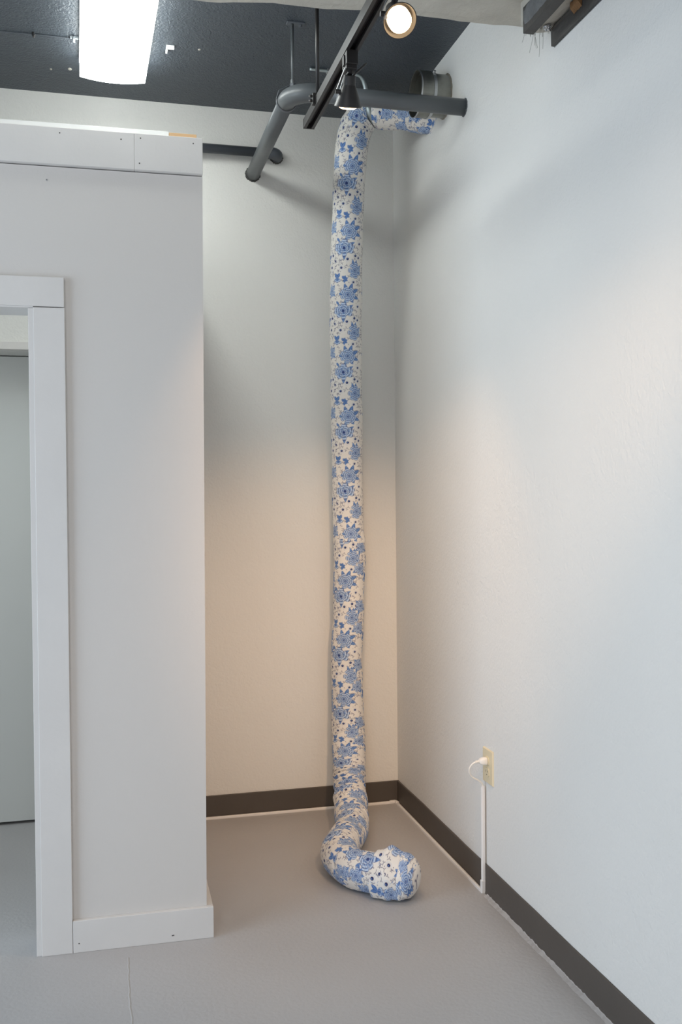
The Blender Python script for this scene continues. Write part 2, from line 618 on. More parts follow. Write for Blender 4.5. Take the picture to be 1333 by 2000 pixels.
def bud(cx, cy, s, rot):
    leaf(cx, cy, rot - 0.5, s * 1.05, 0.33 * s, 0.1)
    leaf(cx, cy, rot + 0.5, s * 1.05, 0.33 * s, 0.1)
    for a in (-0.7, 0.7, 0.0):
        petal(cx, cy, rot + math.pi + a, s * 0.95, 0.42 * s, 0.05)


def berry(cx, cy, s=24):
    dot(cx, cy, s * 1.75, LIGHT * 0.9, 0.55, ring=3.0)
    dot(cx, cy, s, BERRY)
    dot(cx - s * 0.2, cy - s * 0.2, s * 0.3, MID)


def sprig(cx, cy, a, s):
    ex, ey = cx + math.cos(a) * s, cy + math.sin(a) * s
    stroke([(cx, cy), ((cx + ex) / 2 + 4 * math.sin(a), (cy + ey) / 2 - 4 * math.cos(a)), (ex, ey)], 6.5, TWIG)
    for da in (-0.8, 0.75):
        b = a + da
        stroke([(ex, ey), (ex + math.cos(b) * s * 0.55, ey + math.sin(b) * s * 0.55)], 6, TWIG)
        dot(ex + math.cos(b) * s * 0.6, ey + math.sin(b) * s * 0.6, 6.5, TWIG)


def uu(px):                       # position across the visible half -> distance round the tube
    return 933 + 297 * math.asin(max(-0.999, min(0.999, (px - 552) / 297.0)))


def cluster(ox, oy):
    """flowers of one repeat; ox, oy shift the group"""
    def P(x, y):
        return ox + x, oy + y
    # stems
    stroke([P(-180, 30), P(-110, -20), P(-60, -30)], 9, TWIG)
    stroke([P(-50, -205), P(-90, -100), P(60, -60)], 9, TWIG)
    stroke([P(-60, 120), P(-130, 230), P(-220, 150)], 9, TWIG)
    stroke([P(60, -90), P(160, -120), P(240, -95)], 9, TWIG)
    # round rose with its leaves
    for a, l in ((-1.9, 150), (-1.2, 165), (-0.45, 165), (0.35, 165), (1.0, 120)):
        x, y = P(20 * math.cos(a) * 3, 20 * math.sin(a) * 3)
        leaf(x, y, a, l, 38)
    x, y = P(-60, -20)
    leaf(x, y, math.pi - 0.1, 110, 42)
    x, y = P(0, 0)
    rose(x, y, 128, 1.05)
    # open flower below
    x, y = P(-90, 320)
    for a, l in ((-1.35, 190), (-0.55, 205), (0.45, 185), (1.55, 210), (1.35, 150), (3.5, 170)):
        leaf(x, y, a, l, 40)
    peony(x, y - 5, 172)
    # nodding flower above right
    x, y = P(135, -470)
    for a, l in ((-1.85, 205), (-1.45, 190), (-0.6, 165), (0.3, 140)):
        leaf(x, y, a, l, 36)
    rose(x, y, 118, 1.25, 0.4)
    # bud with paired leaves, small leaf group
    x, y = P(-220, -320)
    bud(x, y, 95, -1.6)
    x, y = P(-75, -300)
    for a in (-2.2, -1.3, -0.4, 0.5, 1.5):
        leaf(x, y, a, 70, 24, 0.15)
    # curl leaf
    x, y = P(-235, 130)
    leaf(x, y, 0.9, 95, 24)
    for bx, by in ((-265, -645), (-140, -520), (130, -755), (105, -245), (205, 235), (205, 505), (-370, -520), (-20, -690), (-330, 470)):
        x, y = P(bx, by)
        berry(x, y, 22 if bx % 2 else 25)
    x, y = P(-262, -555)
    dot(x, y, 20, BERRY)
    dot(x - 3, y - 9, 15, BASE)


cluster(uu(630), 960)
cluster(uu(630) + 933, 960 - 610)
for x, y, q in ((uu(308), 890, 85), (uu(308) + 933, 280, 85)):
    for a in (-1.7, -0.9, 0.8, 1.8, 2.6):
        leaf(x, y, a, 130, 34)
    rose(x, y, q, 1.3, 0.2)
for x, y in ((uu(262), 1500), (uu(262) + 933, 890)):
    bud(x, y, 100, -1.3)


def blur(n):
    global TILE
    for ax in (0, 1):
        TILE = sum(np.roll(TILE, k, ax) for k in range(-n, n + 1)) / (2 * n + 1)


FLOWERS = OCC.copy()
rs = random.Random(5)
cnt = 0
for _ in range(6000):
    x, y = rs.uniform(0, UW), rs.uniform(0, VH)
    a = rs.uniform(0, 2 * math.pi)
    s = rs.uniform(26, 40)
    ok = True
    for t in (0, 0.5, 1.0, 1.5):
        if OCC[int((y + math.sin(a) * s * t) / SC) % TH, int((x + math.cos(a) * s * t) / SC) % TW]:
            ok = False
    if ok:
        sprig(x, y, a, s)
        cnt += 1
        if cnt > 190:
            break
for _ in range(260):
    x, y = rs.uniform(0, UW), rs.uniform(0, VH)
    if not OCC[int(y / SC) % TH, int(x / SC) % TW]:
        dot(x, y, rs.uniform(4, 8), TWIG if rs.random() < 0.7 else MID)
blur(1)


def sample(u, v):
    """u, v in print units"""
    fu, fv = (u / SC) % TW, (v / SC) % TH
    i, j = np.floor(fu).astype(int), np.floor(fv).astype(int)
    a, b = (fu - i)[..., None], (fv - j)[..., None]
    i %= TW
    j %= TH
    i1, j1 = (i + 1) % TW, (j + 1) % TH
    return (TILE[j, i] * (1 - a) + TILE[j, i1] * a) * (1 - b) + (TILE[j1, i] * (1 - a) + TILE[j1, i1] * a) * b


def fabric_material():
    m = bpy.data.materials.new('blue_floral_cotton')
    m.use_nodes = True
    nt = m.node_tree
    b = nt.nodes['Principled BSDF']
    b.inputs['Roughness'].default_value = 0.85
    b.inputs['Specular IOR Level'].default_value = 0.15
    b.inputs['Sheen Weight'].default_value = 0.1
    at = nt.nodes.new('ShaderNodeVertexColor')
    at.layer_name = 'print'
    nt.links.new(at.outputs['Color'], b.inputs['Base Color'])
    tc = nt.nodes.new('ShaderNodeTexCoord')
    n = nt.nodes.new('ShaderNodeTexNoise')
    n.inputs['Scale'].default_value = 700
    nt.links.new(tc.outputs['Object'], n.inputs['Vector'])
    bp = nt.nodes.new('ShaderNodeBump')
    bp.inputs['Strength'].default_value = 0.12
    bp.inputs['Distance'].default_value = 0.001
    nt.links.new(n.outputs['Fac'], bp.inputs['Height'])
    nt.links.new(bp.outputs['Normal'], b.inputs['Normal'])
    return m


M_FABRIC = fabric_material()


def smooth_noise(nv, nu, sv, su, seed):
    g = np.random.default_rng(seed).normal(size=(nv, nu))
    fv = np.fft.fftfreq(nv)[:, None]
    fu = np.fft.fftfreq(nu)[None, :]
    k = np.exp(-2 * (math.pi ** 2) * ((fv * sv) ** 2 + (fu * su) ** 2))
    o = np.real(np.fft.ifft2(np.fft.fft2(g) * k))
    return o / o.std()


def spline(P, n_per=40):
    """dense Catmull-Rom through the points"""
    P = np.array(P, float)
    Q = np.vstack([2 * P[0] - P[1], P, 2 * P[-1] - P[-2]])
    out = []
    for i in range(1, len(Q) - 2):
        for k in range(n_per):
            t = k / n_per
            a, b, c, d = Q[i - 1], Q[i], Q[i + 1], Q[i + 2]
            out.append(0.5 * ((2 * b) + (-a + c) * t + (2 * a - 5 * b + 4 * c - d) * t * t + (-a + 3 * b - 3 * c + d) * t ** 3))
    out.append(P[-1])
    return np.array(out)


def resample(P, step):
    d = np.r_[0, np.cumsum(np.linalg.norm(np.diff(P, axis=0), axis=1))]
    n = max(2, int(d[-1] / step))
    s = np.linspace(0, d[-1], n)
    return np.stack([np.interp(s, d, P[:, k]) for k in range(P.shape[1])], 1), s


UNIT = 2.08e-4                     # metres per print unit


def fabric_tube_mesh(name, parent, path, rad_fn, disp_fn=None, u0=0.0, v0=0.0, vmap=None, step=0.0018, nu=232,
                     close_end=False, up=(0, -1, 0), ground=None, vdir=1, disc_from=None):
    pts, s = resample(path, step)
    fr = frames(pts, up)
    nv = len(pts)
    th = np.linspace(0, 2 * math.pi, nu, endpoint=False)
    C_ = np.array([f[0] for f in fr])
    Nn = np.array([f[2] for f in fr])
    Bb = np.array([f[3] for f in fr])
    r = np.array([rad_fn(x) for x in s])[:, None] * np.ones((1, nu))
    if disp_fn:
        r = r + disp_fn(s[:, None], th[None, :], nv, nu)
    V = C_[:, None, :] + r[..., None] * (np.cos(th)[None, :, None] * Nn[:, None, :] + np.sin(th)[None, :, None] * Bb[:, None, :])
    V[..., 0] = np.minimum(V[..., 0], XR - 0.0008)
    if ground is not None:
        lowz = V[..., 2]
        V[..., 2] = np.where(lowz < ground + 0.012, ground + 0.012 * np.exp((np.minimum(lowz, ground + 0.012) - ground - 0.012) / 0.012), lowz)
    vv = s if vmap is None else vmap(s)
    u = u0 - th / (2 * math.pi) * UW
    U = np.broadcast_to(u[None, :], (nv, nu)).copy()
    W = np.broadcast_to((v0 + vdir * vv / UNIT)[:, None], (nv, nu)).copy()
    if disc_from is not None:                    # a round end piece cut flat from the cloth
        m = s > disc_from
        rd = ((s[-1] - s[m]) / (s[-1] - disc_from) * 0.088)[:, None]
        U[m] = 1390 + rd * np.cos(th)[None, :] / UNIT
        W[m] = 560 + rd * np.sin(th)[None, :] / UNIT
    col = sample(U, W)
    verts = V.reshape(-1, 3)
    cols = col.reshape(-1, 3)
    a = np.arange(nv - 1)[:, None] * nu + np.arange(nu)[None, :]
    b = np.arange(nv - 1)[:, None] * nu + (np.arange(nu)[None, :] + 1) % nu
    quads = np.stack([a, b, b + nu, a + nu], -1).reshape(-1, 4)
    me = bpy.data.meshes.new(name)
    nverts, nq = len(verts), len(quads)
    me.vertices.add(nverts)
    me.vertices.foreach_set('co', verts.astype(np.float32).ravel())
    me.loops.add(nq * 4)
    me.loops.foreach_set('vertex_index', quads.astype(np.int32).ravel())
    me.polygons.add(nq)
    me.polygons.foreach_set('loop_start', np.arange(0, nq * 4, 4, dtype=np.int32))
    me.polygons.foreach_set('use_smooth', np.ones(nq, bool))
    me.update(calc_edges=True)
    ca = me.color_attributes.new('print', 'FLOAT_COLOR', 'POINT')
    ca.data.foreach_set('color', np.c_[cols, np.ones(nverts)].astype(np.float32).ravel())
    me.validate()
    me.materials.append(M_FABRIC)
    o = bpy.data.objects.new(name, me)
    COL.objects.link(o)
    o.parent = parent
    o.matrix_parent_inverse = Matrix.Translation(-Vector(parent.location))
    return o


# ------------------------------------------------------------------ the fabric tube
FT = thing('fabric_tube', 'tall blue and white floral fabric tube rising from floor to ceiling in the corner', 'sculpture', (1.03, 4.0, 0.0))
RAD = 0.0675
COLUMN = [(1.0345, 4.028, 0.1077), (1.0294, 4.030, 0.1977), (1.0246, 4.030, 0.31), (1.0199, 4.030, 0.4221), (1.0195, 4.030, 0.6454),
          (1.0284, 4.030, 0.8679), (1.0321, 4.030, 1.0237), (1.0369, 4.030, 1.1793), (1.0323, 4.0298, 1.3128), (1.0263, 4.0164, 1.5341),
          (1.0178, 3.9935, 1.7527), (1.0113, 3.9647, 1.9675), (1.0047, 3.9315, 2.178), (1.0006, 3.8949, 2.3838), (1.0, 3.8556, 2.5848),
          (1.0011, 3.8351, 2.6835), (1.0041, 3.8142, 2.781), (1.0120, 3.8040, 2.850)]
ELBOW = [(1.0290, 3.797, 2.900), (1.0520, 3.785, 2.930), (1.0750, 3.770, 2.938)]
upper = spline(COLUMN[7:] + ELBOW)[::-1]              # runs downward from the strap to the seam
LEN_UP = np.sum(np.linalg.norm(np.diff(upper, axis=0), axis=1))


def r_upper(s):
    d = LEN_UP - s
    r = RAD - 0.0008 * math.exp(-s / 0.5)
    r += 0.0024 * math.exp(-(d / 0.03) ** 2) - 0.0010 * math.exp(-(d / 0.004) ** 2)
    r -= 0.010 * math.exp(-(s / 0.012) ** 2)
    return r


def d_upper(s, th, nv, nu):
    d = LEN_UP - s
    out = 0.0009 * smooth_noise(nv, nu, 14, 14, 1) + 0.0014 * smooth_noise(nv, nu, 45, 30, 2)
    elbow = np.exp(-(s / 0.16) ** 2)
    out = out + elbow * 0.0022 * np.sin(s * 150 + 2 * np.sin(th)) * (0.5 + 0.5 * np.cos(th - 1.57))
    out = out + 0.0015 * np.exp(-(d / 0.03) ** 2) * np.sin(th * 9 + 1)
    return out


fabric_tube_mesh('upper_sleeve', FT, upper, r_upper, d_upper, u0=933, v0=-240)

# the lower lengths are cut from a busier stretch of the same cloth
rs = random.Random(31)
gy0, gx0 = np.mgrid[-60:61, -60:61]
n_extra = 0
for _ in range(4000):
    x, y = rs.uniform(0, UW), rs.uniform(0, VH)
    ix, iy = int(x / SC), int(y / SC)
    if FLOWERS[(gy0 + iy) % TH, (gx0 + ix) % TW].mean() < 0.045:
        for k in range(5):
            leaf(x, y, rs.uniform(0, 6.28), 150, 38)
        rose(x, y, 100, rs.uniform(0.85, 1.25), rs.uniform(0, 3))
        FLOWERS |= OCC & (np.hypot((np.arange(TW)[None, :] - ix + TW / 2) % TW - TW / 2, (np.arange(TH)[:, None] - iy + TH / 2) % TH - TH / 2) < 90)
        n_extra += 1
print('extra flowers', n_extra)

# the foot of the tube slumps forward off the wall, then curls over the floor
FLOORPTS = [(1.0157, 3.995, 0.3193), (1.0115, 3.960, 0.2182), (1.0041, 3.920, 0.1644), (0.9930, 3.870, 0.1259), (0.9779, 3.800, 0.0960), (0.9622, 3.720, 0.0760), (0.9407, 3.650, 0.0675),
            (0.8807, 3.5284, 0.066), (0.8375, 3.4315, 0.066), (0.8200, 3.3450, 0.066), (0.8425, 3.2667, 0.066), (0.8950, 3.2020, 0.067), (0.9240, 3.1720, 0.069)]
lower = spline([(1.0369, 4.030, 1.200)] + COLUMN[7:4:-1] + [(1.0195, 4.028, 0.6454), (1.0185, 4.015, 0.4300)] + FLOORPTS)
LEN_LO = np.sum(np.linalg.norm(np.diff(lower, axis=0), axis=1))
S_BEND = 1.10                       # arc length at which the tube reaches the floor


def r_lower(s):
    r = RAD + 0.0006 * math.sin(s * 9)
    r -= 0.0012 * math.exp(-(s / 0.03) ** 2)
    r += 0.0015 * max(0.0, min(1.0, (s - 1.35) / 0.3)) - 0.004 * max(0.0, min(1.0, (s - LEN_LO + 0.05) / 0.05))
    return r


def gather(s):
    return np.exp(-(np.maximum(np.abs(s - 1.095) - 0.055, 0) / 0.05) ** 2)


def d_lower(s, th, nv, nu):
    out = 0.0010 * smooth_noise(nv, nu, 14, 14, 3) + 0.0016 * smooth_noise(nv, nu, 40, 30, 4)
    g = gather(s)
    w1 = smooth_noise(nv, nu, 60, 50, 5)
    ph = 2 * math.pi * s / 0.0235 + 1.1 * np.sin(th + 0.6) + 0.8 * w1
    out = out + g * 0.0130 * (np.abs(np.sin(ph / 2.0)) ** 0.7 - 0.65) * (0.75 + 0.25 * np.sin(th * 2 + w1))
    out = out + g * 0.003 * smooth_noise(nv, nu, 9, 40, 6)
    g2 = np.exp(-((s - 0.90) / 0.12) ** 2)
    out = out + 0.0050 * g2 * (-0.35 + np.abs(np.sin(math.pi * s / 0.055 + 1.2 * np.sin(th * 1.0 + 2) + w1)) ** 0.4)
    g3 = ((s > 1.15) * 1.0) * np.clip((s - 1.15) / 0.1, 0, 1)
    w2 = smooth_noise(nv, nu, 16, 26, 8)
    ph3 = 2 * math.pi * s / 0.11 + 1.8 * np.sin(th + 1.0) + 0.9 * w1
    out = out + g3 * (0.0020 * w2 - 0.0040 * np.exp(-(np.sin(ph3 / 2) / 0.22) ** 2) * np.clip(0.4 + 0.8 * smooth_noise(nv, nu, 50, 40, 9), 0, 1.3))
    return out


def v_lower(s):
    fine = np.linspace(0, LEN_LO, 3000)
    rate = 1 + 0.55 * gather(fine) + 0.2 * np.exp(-((fine - 0.95) / 0.15) ** 2)
    c = np.r_[0, np.cumsum(rate[:-1] * np.diff(fine))]
    return np.interp(s, fine, c)


fabric_tube_mesh('lower_sleeve', FT, lower, r_lower, d_lower, u0=1146, v0=80, vmap=v_lower, ground=0.0008)

HEAD = spline([(0.9060, 3.1870, 0.0690), (0.9250, 3.1710, 0.0700), (0.9560, 3.1480, 0.0710), (0.9850, 3.1280, 0.0720), (1.0120, 3.1100, 0.0715), (1.0350, 3.0950, 0.0690)])
LEN_HD = np.sum(np.linalg.norm(np.diff(HEAD, axis=0), axis=1))


def r_head(s):
    t = s / LEN_HD
    if t < 0.04:
        return 0.0660 + 0.0125 * (t / 0.04)
    r = 0.0785 + 0.004 * math.sin(min(1.0, (t - 0.04) / 0.5) * math.pi)
    e = max(0.0, (t - 0.50) / 0.50)
    return max(0.0004, r * math.sqrt(max(0.0, 1 - e ** 2.9)))


def d_head(s, th, nv, nu):
    t = s / LEN_HD
    body = np.clip((1 - t) / 0.3, 0, 1)
    out = body * (0.0026 * smooth_noise(nv, nu, 11, 16, 21) + 0.0028 * np.sin(3 * th + 0.7) + 0.0018 * np.cos(5 * th + 0.5 + 4 * t))
    out = out + 0.013 * np.exp(-((th - 4.65) / 0.42) ** 2) * np.exp(-((t - 0.40) / 0.15) ** 2)      # bump of stuffing on top
    out = out - 0.007 * np.exp(-((th - 5.55) / 0.28) ** 2) * np.exp(-((t - 0.5) / 0.22) ** 2) - 0.005 * np.exp(-((th - 0.4) / 0.22) ** 2) * np.exp(-((t - 0.55) / 0.2) ** 2)
    out = out - 0.0016 * np.exp(-((t - 0.60) / 0.012) ** 2)
    return out * np.clip(t / 0.05, 0, 1)


fabric_tube_mesh('end_cap', FT, HEAD, r_head, d_head, u0=620, v0=120, step=0.0009, ground=0.0008, disc_from=LEN_HD * 0.60)

SIDE = spline([(1.0850, 3.763, 2.9390), (1.1200, 3.742, 2.9360), (1.1800, 3.703, 2.9200), (1.2300, 3.671, 2.9060), (1.2700, 3.6450, 2.8955), (1.3400, 3.598, 2.8800)])
LEN_SD = np.sum(np.linalg.norm(np.diff(SIDE, axis=0), axis=1))


def r_side(s):
    return RAD + 0.001 * math.sin(s * 40) - 0.010 * math.exp(-(s / 0.012) ** 2) + 0.0025 * math.exp(-((LEN_SD - 0.125 - s) / 0.004) ** 2) * -1


fabric_tube_mesh('side_sleeve', FT, SIDE, r_side, lambda s, th, nv, nu: 0.0018 * smooth_noise(nv, nu, 14, 18, 31), u0=300, v0=820, up=(0, 0, 1))
# grey metal collar between the elbow and the side sleeve
cpts = [(1.0700, 3.7730, 2.9365), (1.0900, 3.7605, 2.9392)]
obj('metal_collar', tb(cpts, 0.0600, seg=64, up=(0, 0, 1)), M_STRAP, FT, smooth=True)['label'] = 'grey metal collar at the elbow'

# ------------------------------------------------------------------ thin bent conduit on the ceiling near that collar
ST = thing('metal_conduit', 'thin silver metal conduit bending down from ceiling behind the small spotlight', 'conduit', (0.80, 3.665, ZC))
sp = spline([(0.80, 3.665, 3.0400), (0.90, 3.668, 3.0400), (0.985, 3.672, 3.0395), (1.014, 3.680, 3.030), (1.031, 3.690, 3.000), (1.041, 3.698, 2.950)], 10)
rads = np.interp(np.linspace(0, 1, len(sp)), [0, 0.55, 0.75, 1], [0.0058, 0.0062, 0.0090, 0.0105])
obj('bent_tube', tb(sp, list(rads), seg=18), M_STRAP, ST, smooth=True)
obj('tube_clip', B(0.868, 0.876, 3.655, 3.681, 3.0325, ZC), M_STEEL, ST, bevel=0.001)

# ------------------------------------------------------------------ galvanised duct stub in the right wall
DS = thing('duct_stub', 'short open galvanized round duct stub poking out of the right wall', 'duct', (XR, 3.456, 2.892))
cy, cz = 3.456, 2.892


def ring_tube(x0, x1, ro, ri, seg=56):
    bm = bmesh.new()
    prof = [(ri, 0), (ro, 0), (ro, x1 - x0), (ri, x1 - x0), (ri, 0)]
    lathe(bm, prof, seg, Matrix.Translation((x0, cy, cz)) @ Matrix.Rotation(math.pi / 2, 4, 'Y'))
    bmesh.ops.remove_doubles(bm, verts=bm.verts, dist=1e-5)
    return bm


obj('collar', ring_tube(1.160, 1.222, 0.0830, 0.0812), M_GALV, DS, smooth=False, bevel=0.0006)
obj('inner_pipe', ring_tube(1.178, XR, 0.0770, 0.0752), M_GALV, DS)
obj('clamp_band', ring_tube(1.208, 1.219, 0.0848, 0.0831), M_STEEL, DS)
bm = bmesh.new()
lathe(bm, [(0.0831, 0), (0.0845, 0.002), (0.0845, 0.004), (0.0831, 0.006)], 56, Matrix.Translation((1.158, cy, cz)) @ Matrix.Rotation(math.pi / 2, 4, 'Y'))
obj('rolled_rim', bm, M_STEEL, DS, smooth=True)
obj('clamp_screw', tb([(1.2135, cy - 0.062, cz + 0.058), (1.2135, cy - 0.068, cz + 0.064)], 0.006, seg=10), M_STEEL, DS)


def ragged_ring(c, axis, r0, r1, t, seed, seg=60):
    """lumpy bead of sealant round a pipe where it enters the wall"""
    rg = random.Random(seed)
    bm = bmesh.new()
    a = Vector(axis).normalized()
    u = a.orthogonal().normalized()
    w = a.cross(u)
    c = Vector(c)
    V = []
    for k in range(seg):
        an = 2 * math.pi * k / seg
        d = u * math.cos(an) + w * math.sin(an)
        ro = r1 + (rg.random() - 0.3) * (r1 - r0) * 0.8
        h = t * (0.5 + rg.random())
        V.append([bm.verts.new(c + d * r0), bm.verts.new(c + d * r0 + a * h), bm.verts.new(c + d * (r0 + ro) / 2 + a * h * 0.8), bm.verts.new(c + d * ro)])
    for k in range(seg):
        p, q = V[k], V[(k + 1) % seg]
        for i in range(3):
            bm.faces.new((p[i], p[i + 1], q[i + 1], q[i]))
    return bm


obj('wall_sealant', ragged_ring((XR, cy, cz), (-1, 0, 0), 0.0765, 0.0805, 0.005, 4), material('old_mastic', srgb(140, 134, 122), 0.9, bump=[(80, 0.6, 4, 0)], var=(25, 0.25)), DS)

# ------------------------------------------------------------------ large grey pipe: right wall -> elbow -> back wall
GP = thing('drain_pipe', 'large grey painted pipe with elbow running from right wall to back wall', 'pipe', (0.6455, 3.257, 2.7735))
PR, PX, PY, PZ = 0.0290, 0.6450, 3.257, 2.7735
EB = 0.085
obj('pipe_run', tb([(PX + EB, PY, PZ), (XR, PY, PZ)], PR, seg=40), M_PIPE, GP, smooth=True)
obj('pipe_drop', tb([(PX, PY + EB, PZ), (PX, YB, PZ)], PR, seg=40), M_PIPE, GP, smooth=True)
ea = arc((PX + EB, PY + EB, PZ), EB, (-1, 0, 0), (0, -1, 0), 0, math.pi / 2, 18)
ea = [Vector((PX, PY + EB + 0.02, PZ))] + ea + [Vector((PX + EB + 0.03, PY, PZ))]
obj('elbow_fitting', tb(ea, PR + 0.0032, seg=40), M_PIPE, GP, smooth=True)
obj('wall_sealant', ragged_ring((XR, PY, PZ), (-1, 0, 0), PR - 0.001, PR + 0.0025, 0.003, 5), M_PIPE, GP)
obj('wall_sealant', ragged_ring((PX, YB, PZ), (0, -1, 0), PR - 0.001, PR + 0.004, 0.008, 6), M_SEAL, GP)['label'] = 'dark ragged sealant at the back wall'

# hanger holding its elbow
PH = thing('pipe_hanger', 'thin grey rod hanger from dark ceiling to the large pipe elbow', 'hanger', (0.668, 3.335, ZC))
hx, hy = 0.6660, 3.335
obj('rod', tb([(hx, hy, ZC - 0.004), (hx, hy, 2.822)], 0.0055, seg=16), M_PIPE, PH, smooth=True)
bm = bmesh.new()
box(bm, hx - 0.020, hx + 0.045, hy - 0.012, hy + 0.012, ZC - 0.006, ZC)
obj('ceiling_plate', bm, M_PIPE_D, PH, bevel=0.002)
obj('plate_bolt', tb([(hx + 0.030, hy, ZC - 0.005), (hx + 0.030, hy, ZC - 0.014)], 0.006, seg=6), M_PIPE_D, PH)
obj('rod_nut', tb([(hx, hy, 2.832), (hx, hy, 2.818)], 0.011, seg=6), M_PIPE_D, PH)
obj('rod_socket', tb([(hx, hy, 2.846), (hx, hy, 2.832)], 0.0075, seg=16), M_PIPE, PH)
bm = bmesh.new()
tube(bm, [Vector((PX, hy + 0.015, PZ)) + Vector((math.cos(a) * (PR + 0.0062), 0, math.sin(a) * (PR + 0.0062))) for a in np.linspace(0, 2 * math.pi, 33)], 0.0025, seg=8, cap=False, up=(0, 1, 0), flat=(2.5, 0.6))
bmesh.ops.remove_doubles(bm, verts=bm.verts, dist=1e-4)
obj('clevis_loop', bm, M_PIPE_D, PH)
obj('clevis_link', tb([(hx, hy, 2.822), (PX - 0.002, hy + 0.012, PZ + PR + 0.0095)], 0.004, seg=10), M_PIPE_D, PH)
obj('clevis_link', tb([(hx - 0.012, hy, 2.826), (0.618, hy + 0.006, 2.808), (PX - PR - 0.0075, hy + 0.01, PZ + 0.004)], 0.0018, seg=8), M_PIPE_D, PH)

# ------------------------------------------------------------------ small pipe along the back wall
SPP = thing('conduit_pipe', 'slim dark grey pipe along back wall ending in an elbow behind the large pipe', 'pipe', (0.4, YB - 0.045, 2.8535))
sy, sz, sr = YB - 0.045, 2.8535, 0.0195
obj('pipe_run', tb([(-1.2, sy, sz), (0.700, sy, sz)], sr, seg=28), M_PIPE_D, SPP, smooth=True)
ea = [Vector((0.690, sy, sz)), Vector((0.715, sy, sz))] + arc((0.715, sy + 0.034, sz), 0.034, (0, -1, 0), (1, 0, 0), 0, math.pi / 2, 12) + [Vector((0.749, YB, sz))]
obj('elbow_fitting', tb(ea, 0.0250, seg=28), M_PIPE_D, SPP, smooth=True)
obj('wall_sealant', ragged_ring((0.749, YB, sz), (0, -1, 0), 0.024, 0.029, 0.006, 9), M_SEAL, SPP)

# ------------------------------------------------------------------ lighting track
TX, TZ, TY1, TY0 = 0.6860, 2.615, 3.165, -1.2
LT = thing('light_track', 'long black lighting track hung on a rod crossing above the floral tube', 'track light rail', (TX, TY1, TZ))
hw = 0.0185
bm = bmesh.new()
prof = [(-hw, 0), (-0.0085, 0), (-0.0085, 0.014), (-0.005, 0.018), (0.005, 0.018), (0.0085, 0.014), (0.0085, 0), (hw, 0), (hw, 0.030), (-hw, 0.030)]
A = [bm.verts.new((TX + x, TY0, TZ + z)) for x, z in prof]
Bv = [bm.verts.new((TX + x, TY1, TZ + z)) for x, z in prof]
for k in range(len(prof)):
    k2 = (k + 1) % len(prof)
    bm.faces.new((A[k], A[k2], Bv[k2], Bv[k]))
bm.faces.new(A)
bm.faces.new(Bv)
obj('rail', bm, M_BLACK, LT)
bm = bmesh.new()
box(bm, TX - 0.0042, TX + 0.0042, TY0, TY1 - 0.01, TZ + 0.0135, TZ + 0.0175)
obj('contact_strip', bm, M_BLACK_IN, LT)
bm = bmesh.new()
box(bm, TX - hw - 0.0006, TX + hw + 0.0006, TY1, TY1 + 0.004, TZ - 0.0006, TZ + 0.0306)
obj('end_plate', bm, M_BLACK, LT)
rodx, rody = 0.6765, 2.985
rd = obj('suspension_rod', tb([(rodx, rody, ZC), (rodx, rody, TZ + 0.028)], 0.0062, seg=18), M_BLACK, LT, smooth=True)
bm = bmesh.new()
box(bm, TX - hw - 0.009, TX - hw + 0.004, rody - 0.010, rody + 0.010, TZ + 0.006, TZ + 0.040)
obj('rod_clip', bm, M_BLACK, rd, bevel=0.001)
for z in (0.018, 0.032):
    obj('clip_bolt', tb([(TX - hw - 0.008, rody, TZ + z), (TX - hw - 0.016, rody, TZ + z)], 0.0045, seg=8), M_BLACK, rd)
    obj('clip_bolt', tb([(TX - hw - 0.016, rody, TZ + z), (TX - hw - 0.020, rody, TZ + z)], 0.0022, seg=8), M_STEEL, rd)


def spot_light(name, loc, direction, power, angle, blend=0.6, size=0.03, color=SPOT_WARM):
    d = bpy.data.lights.new(name, 'SPOT')
    d.energy = power
    d.color = color
    d.spot_size = math.radians(angle)
    d.spot_blend = blend
    d.shadow_soft_size = size
    o = bpy.data.objects.new(name, d)
    o.matrix_world = aim(loc, direction)
    COL.objects.link(o)
    return o


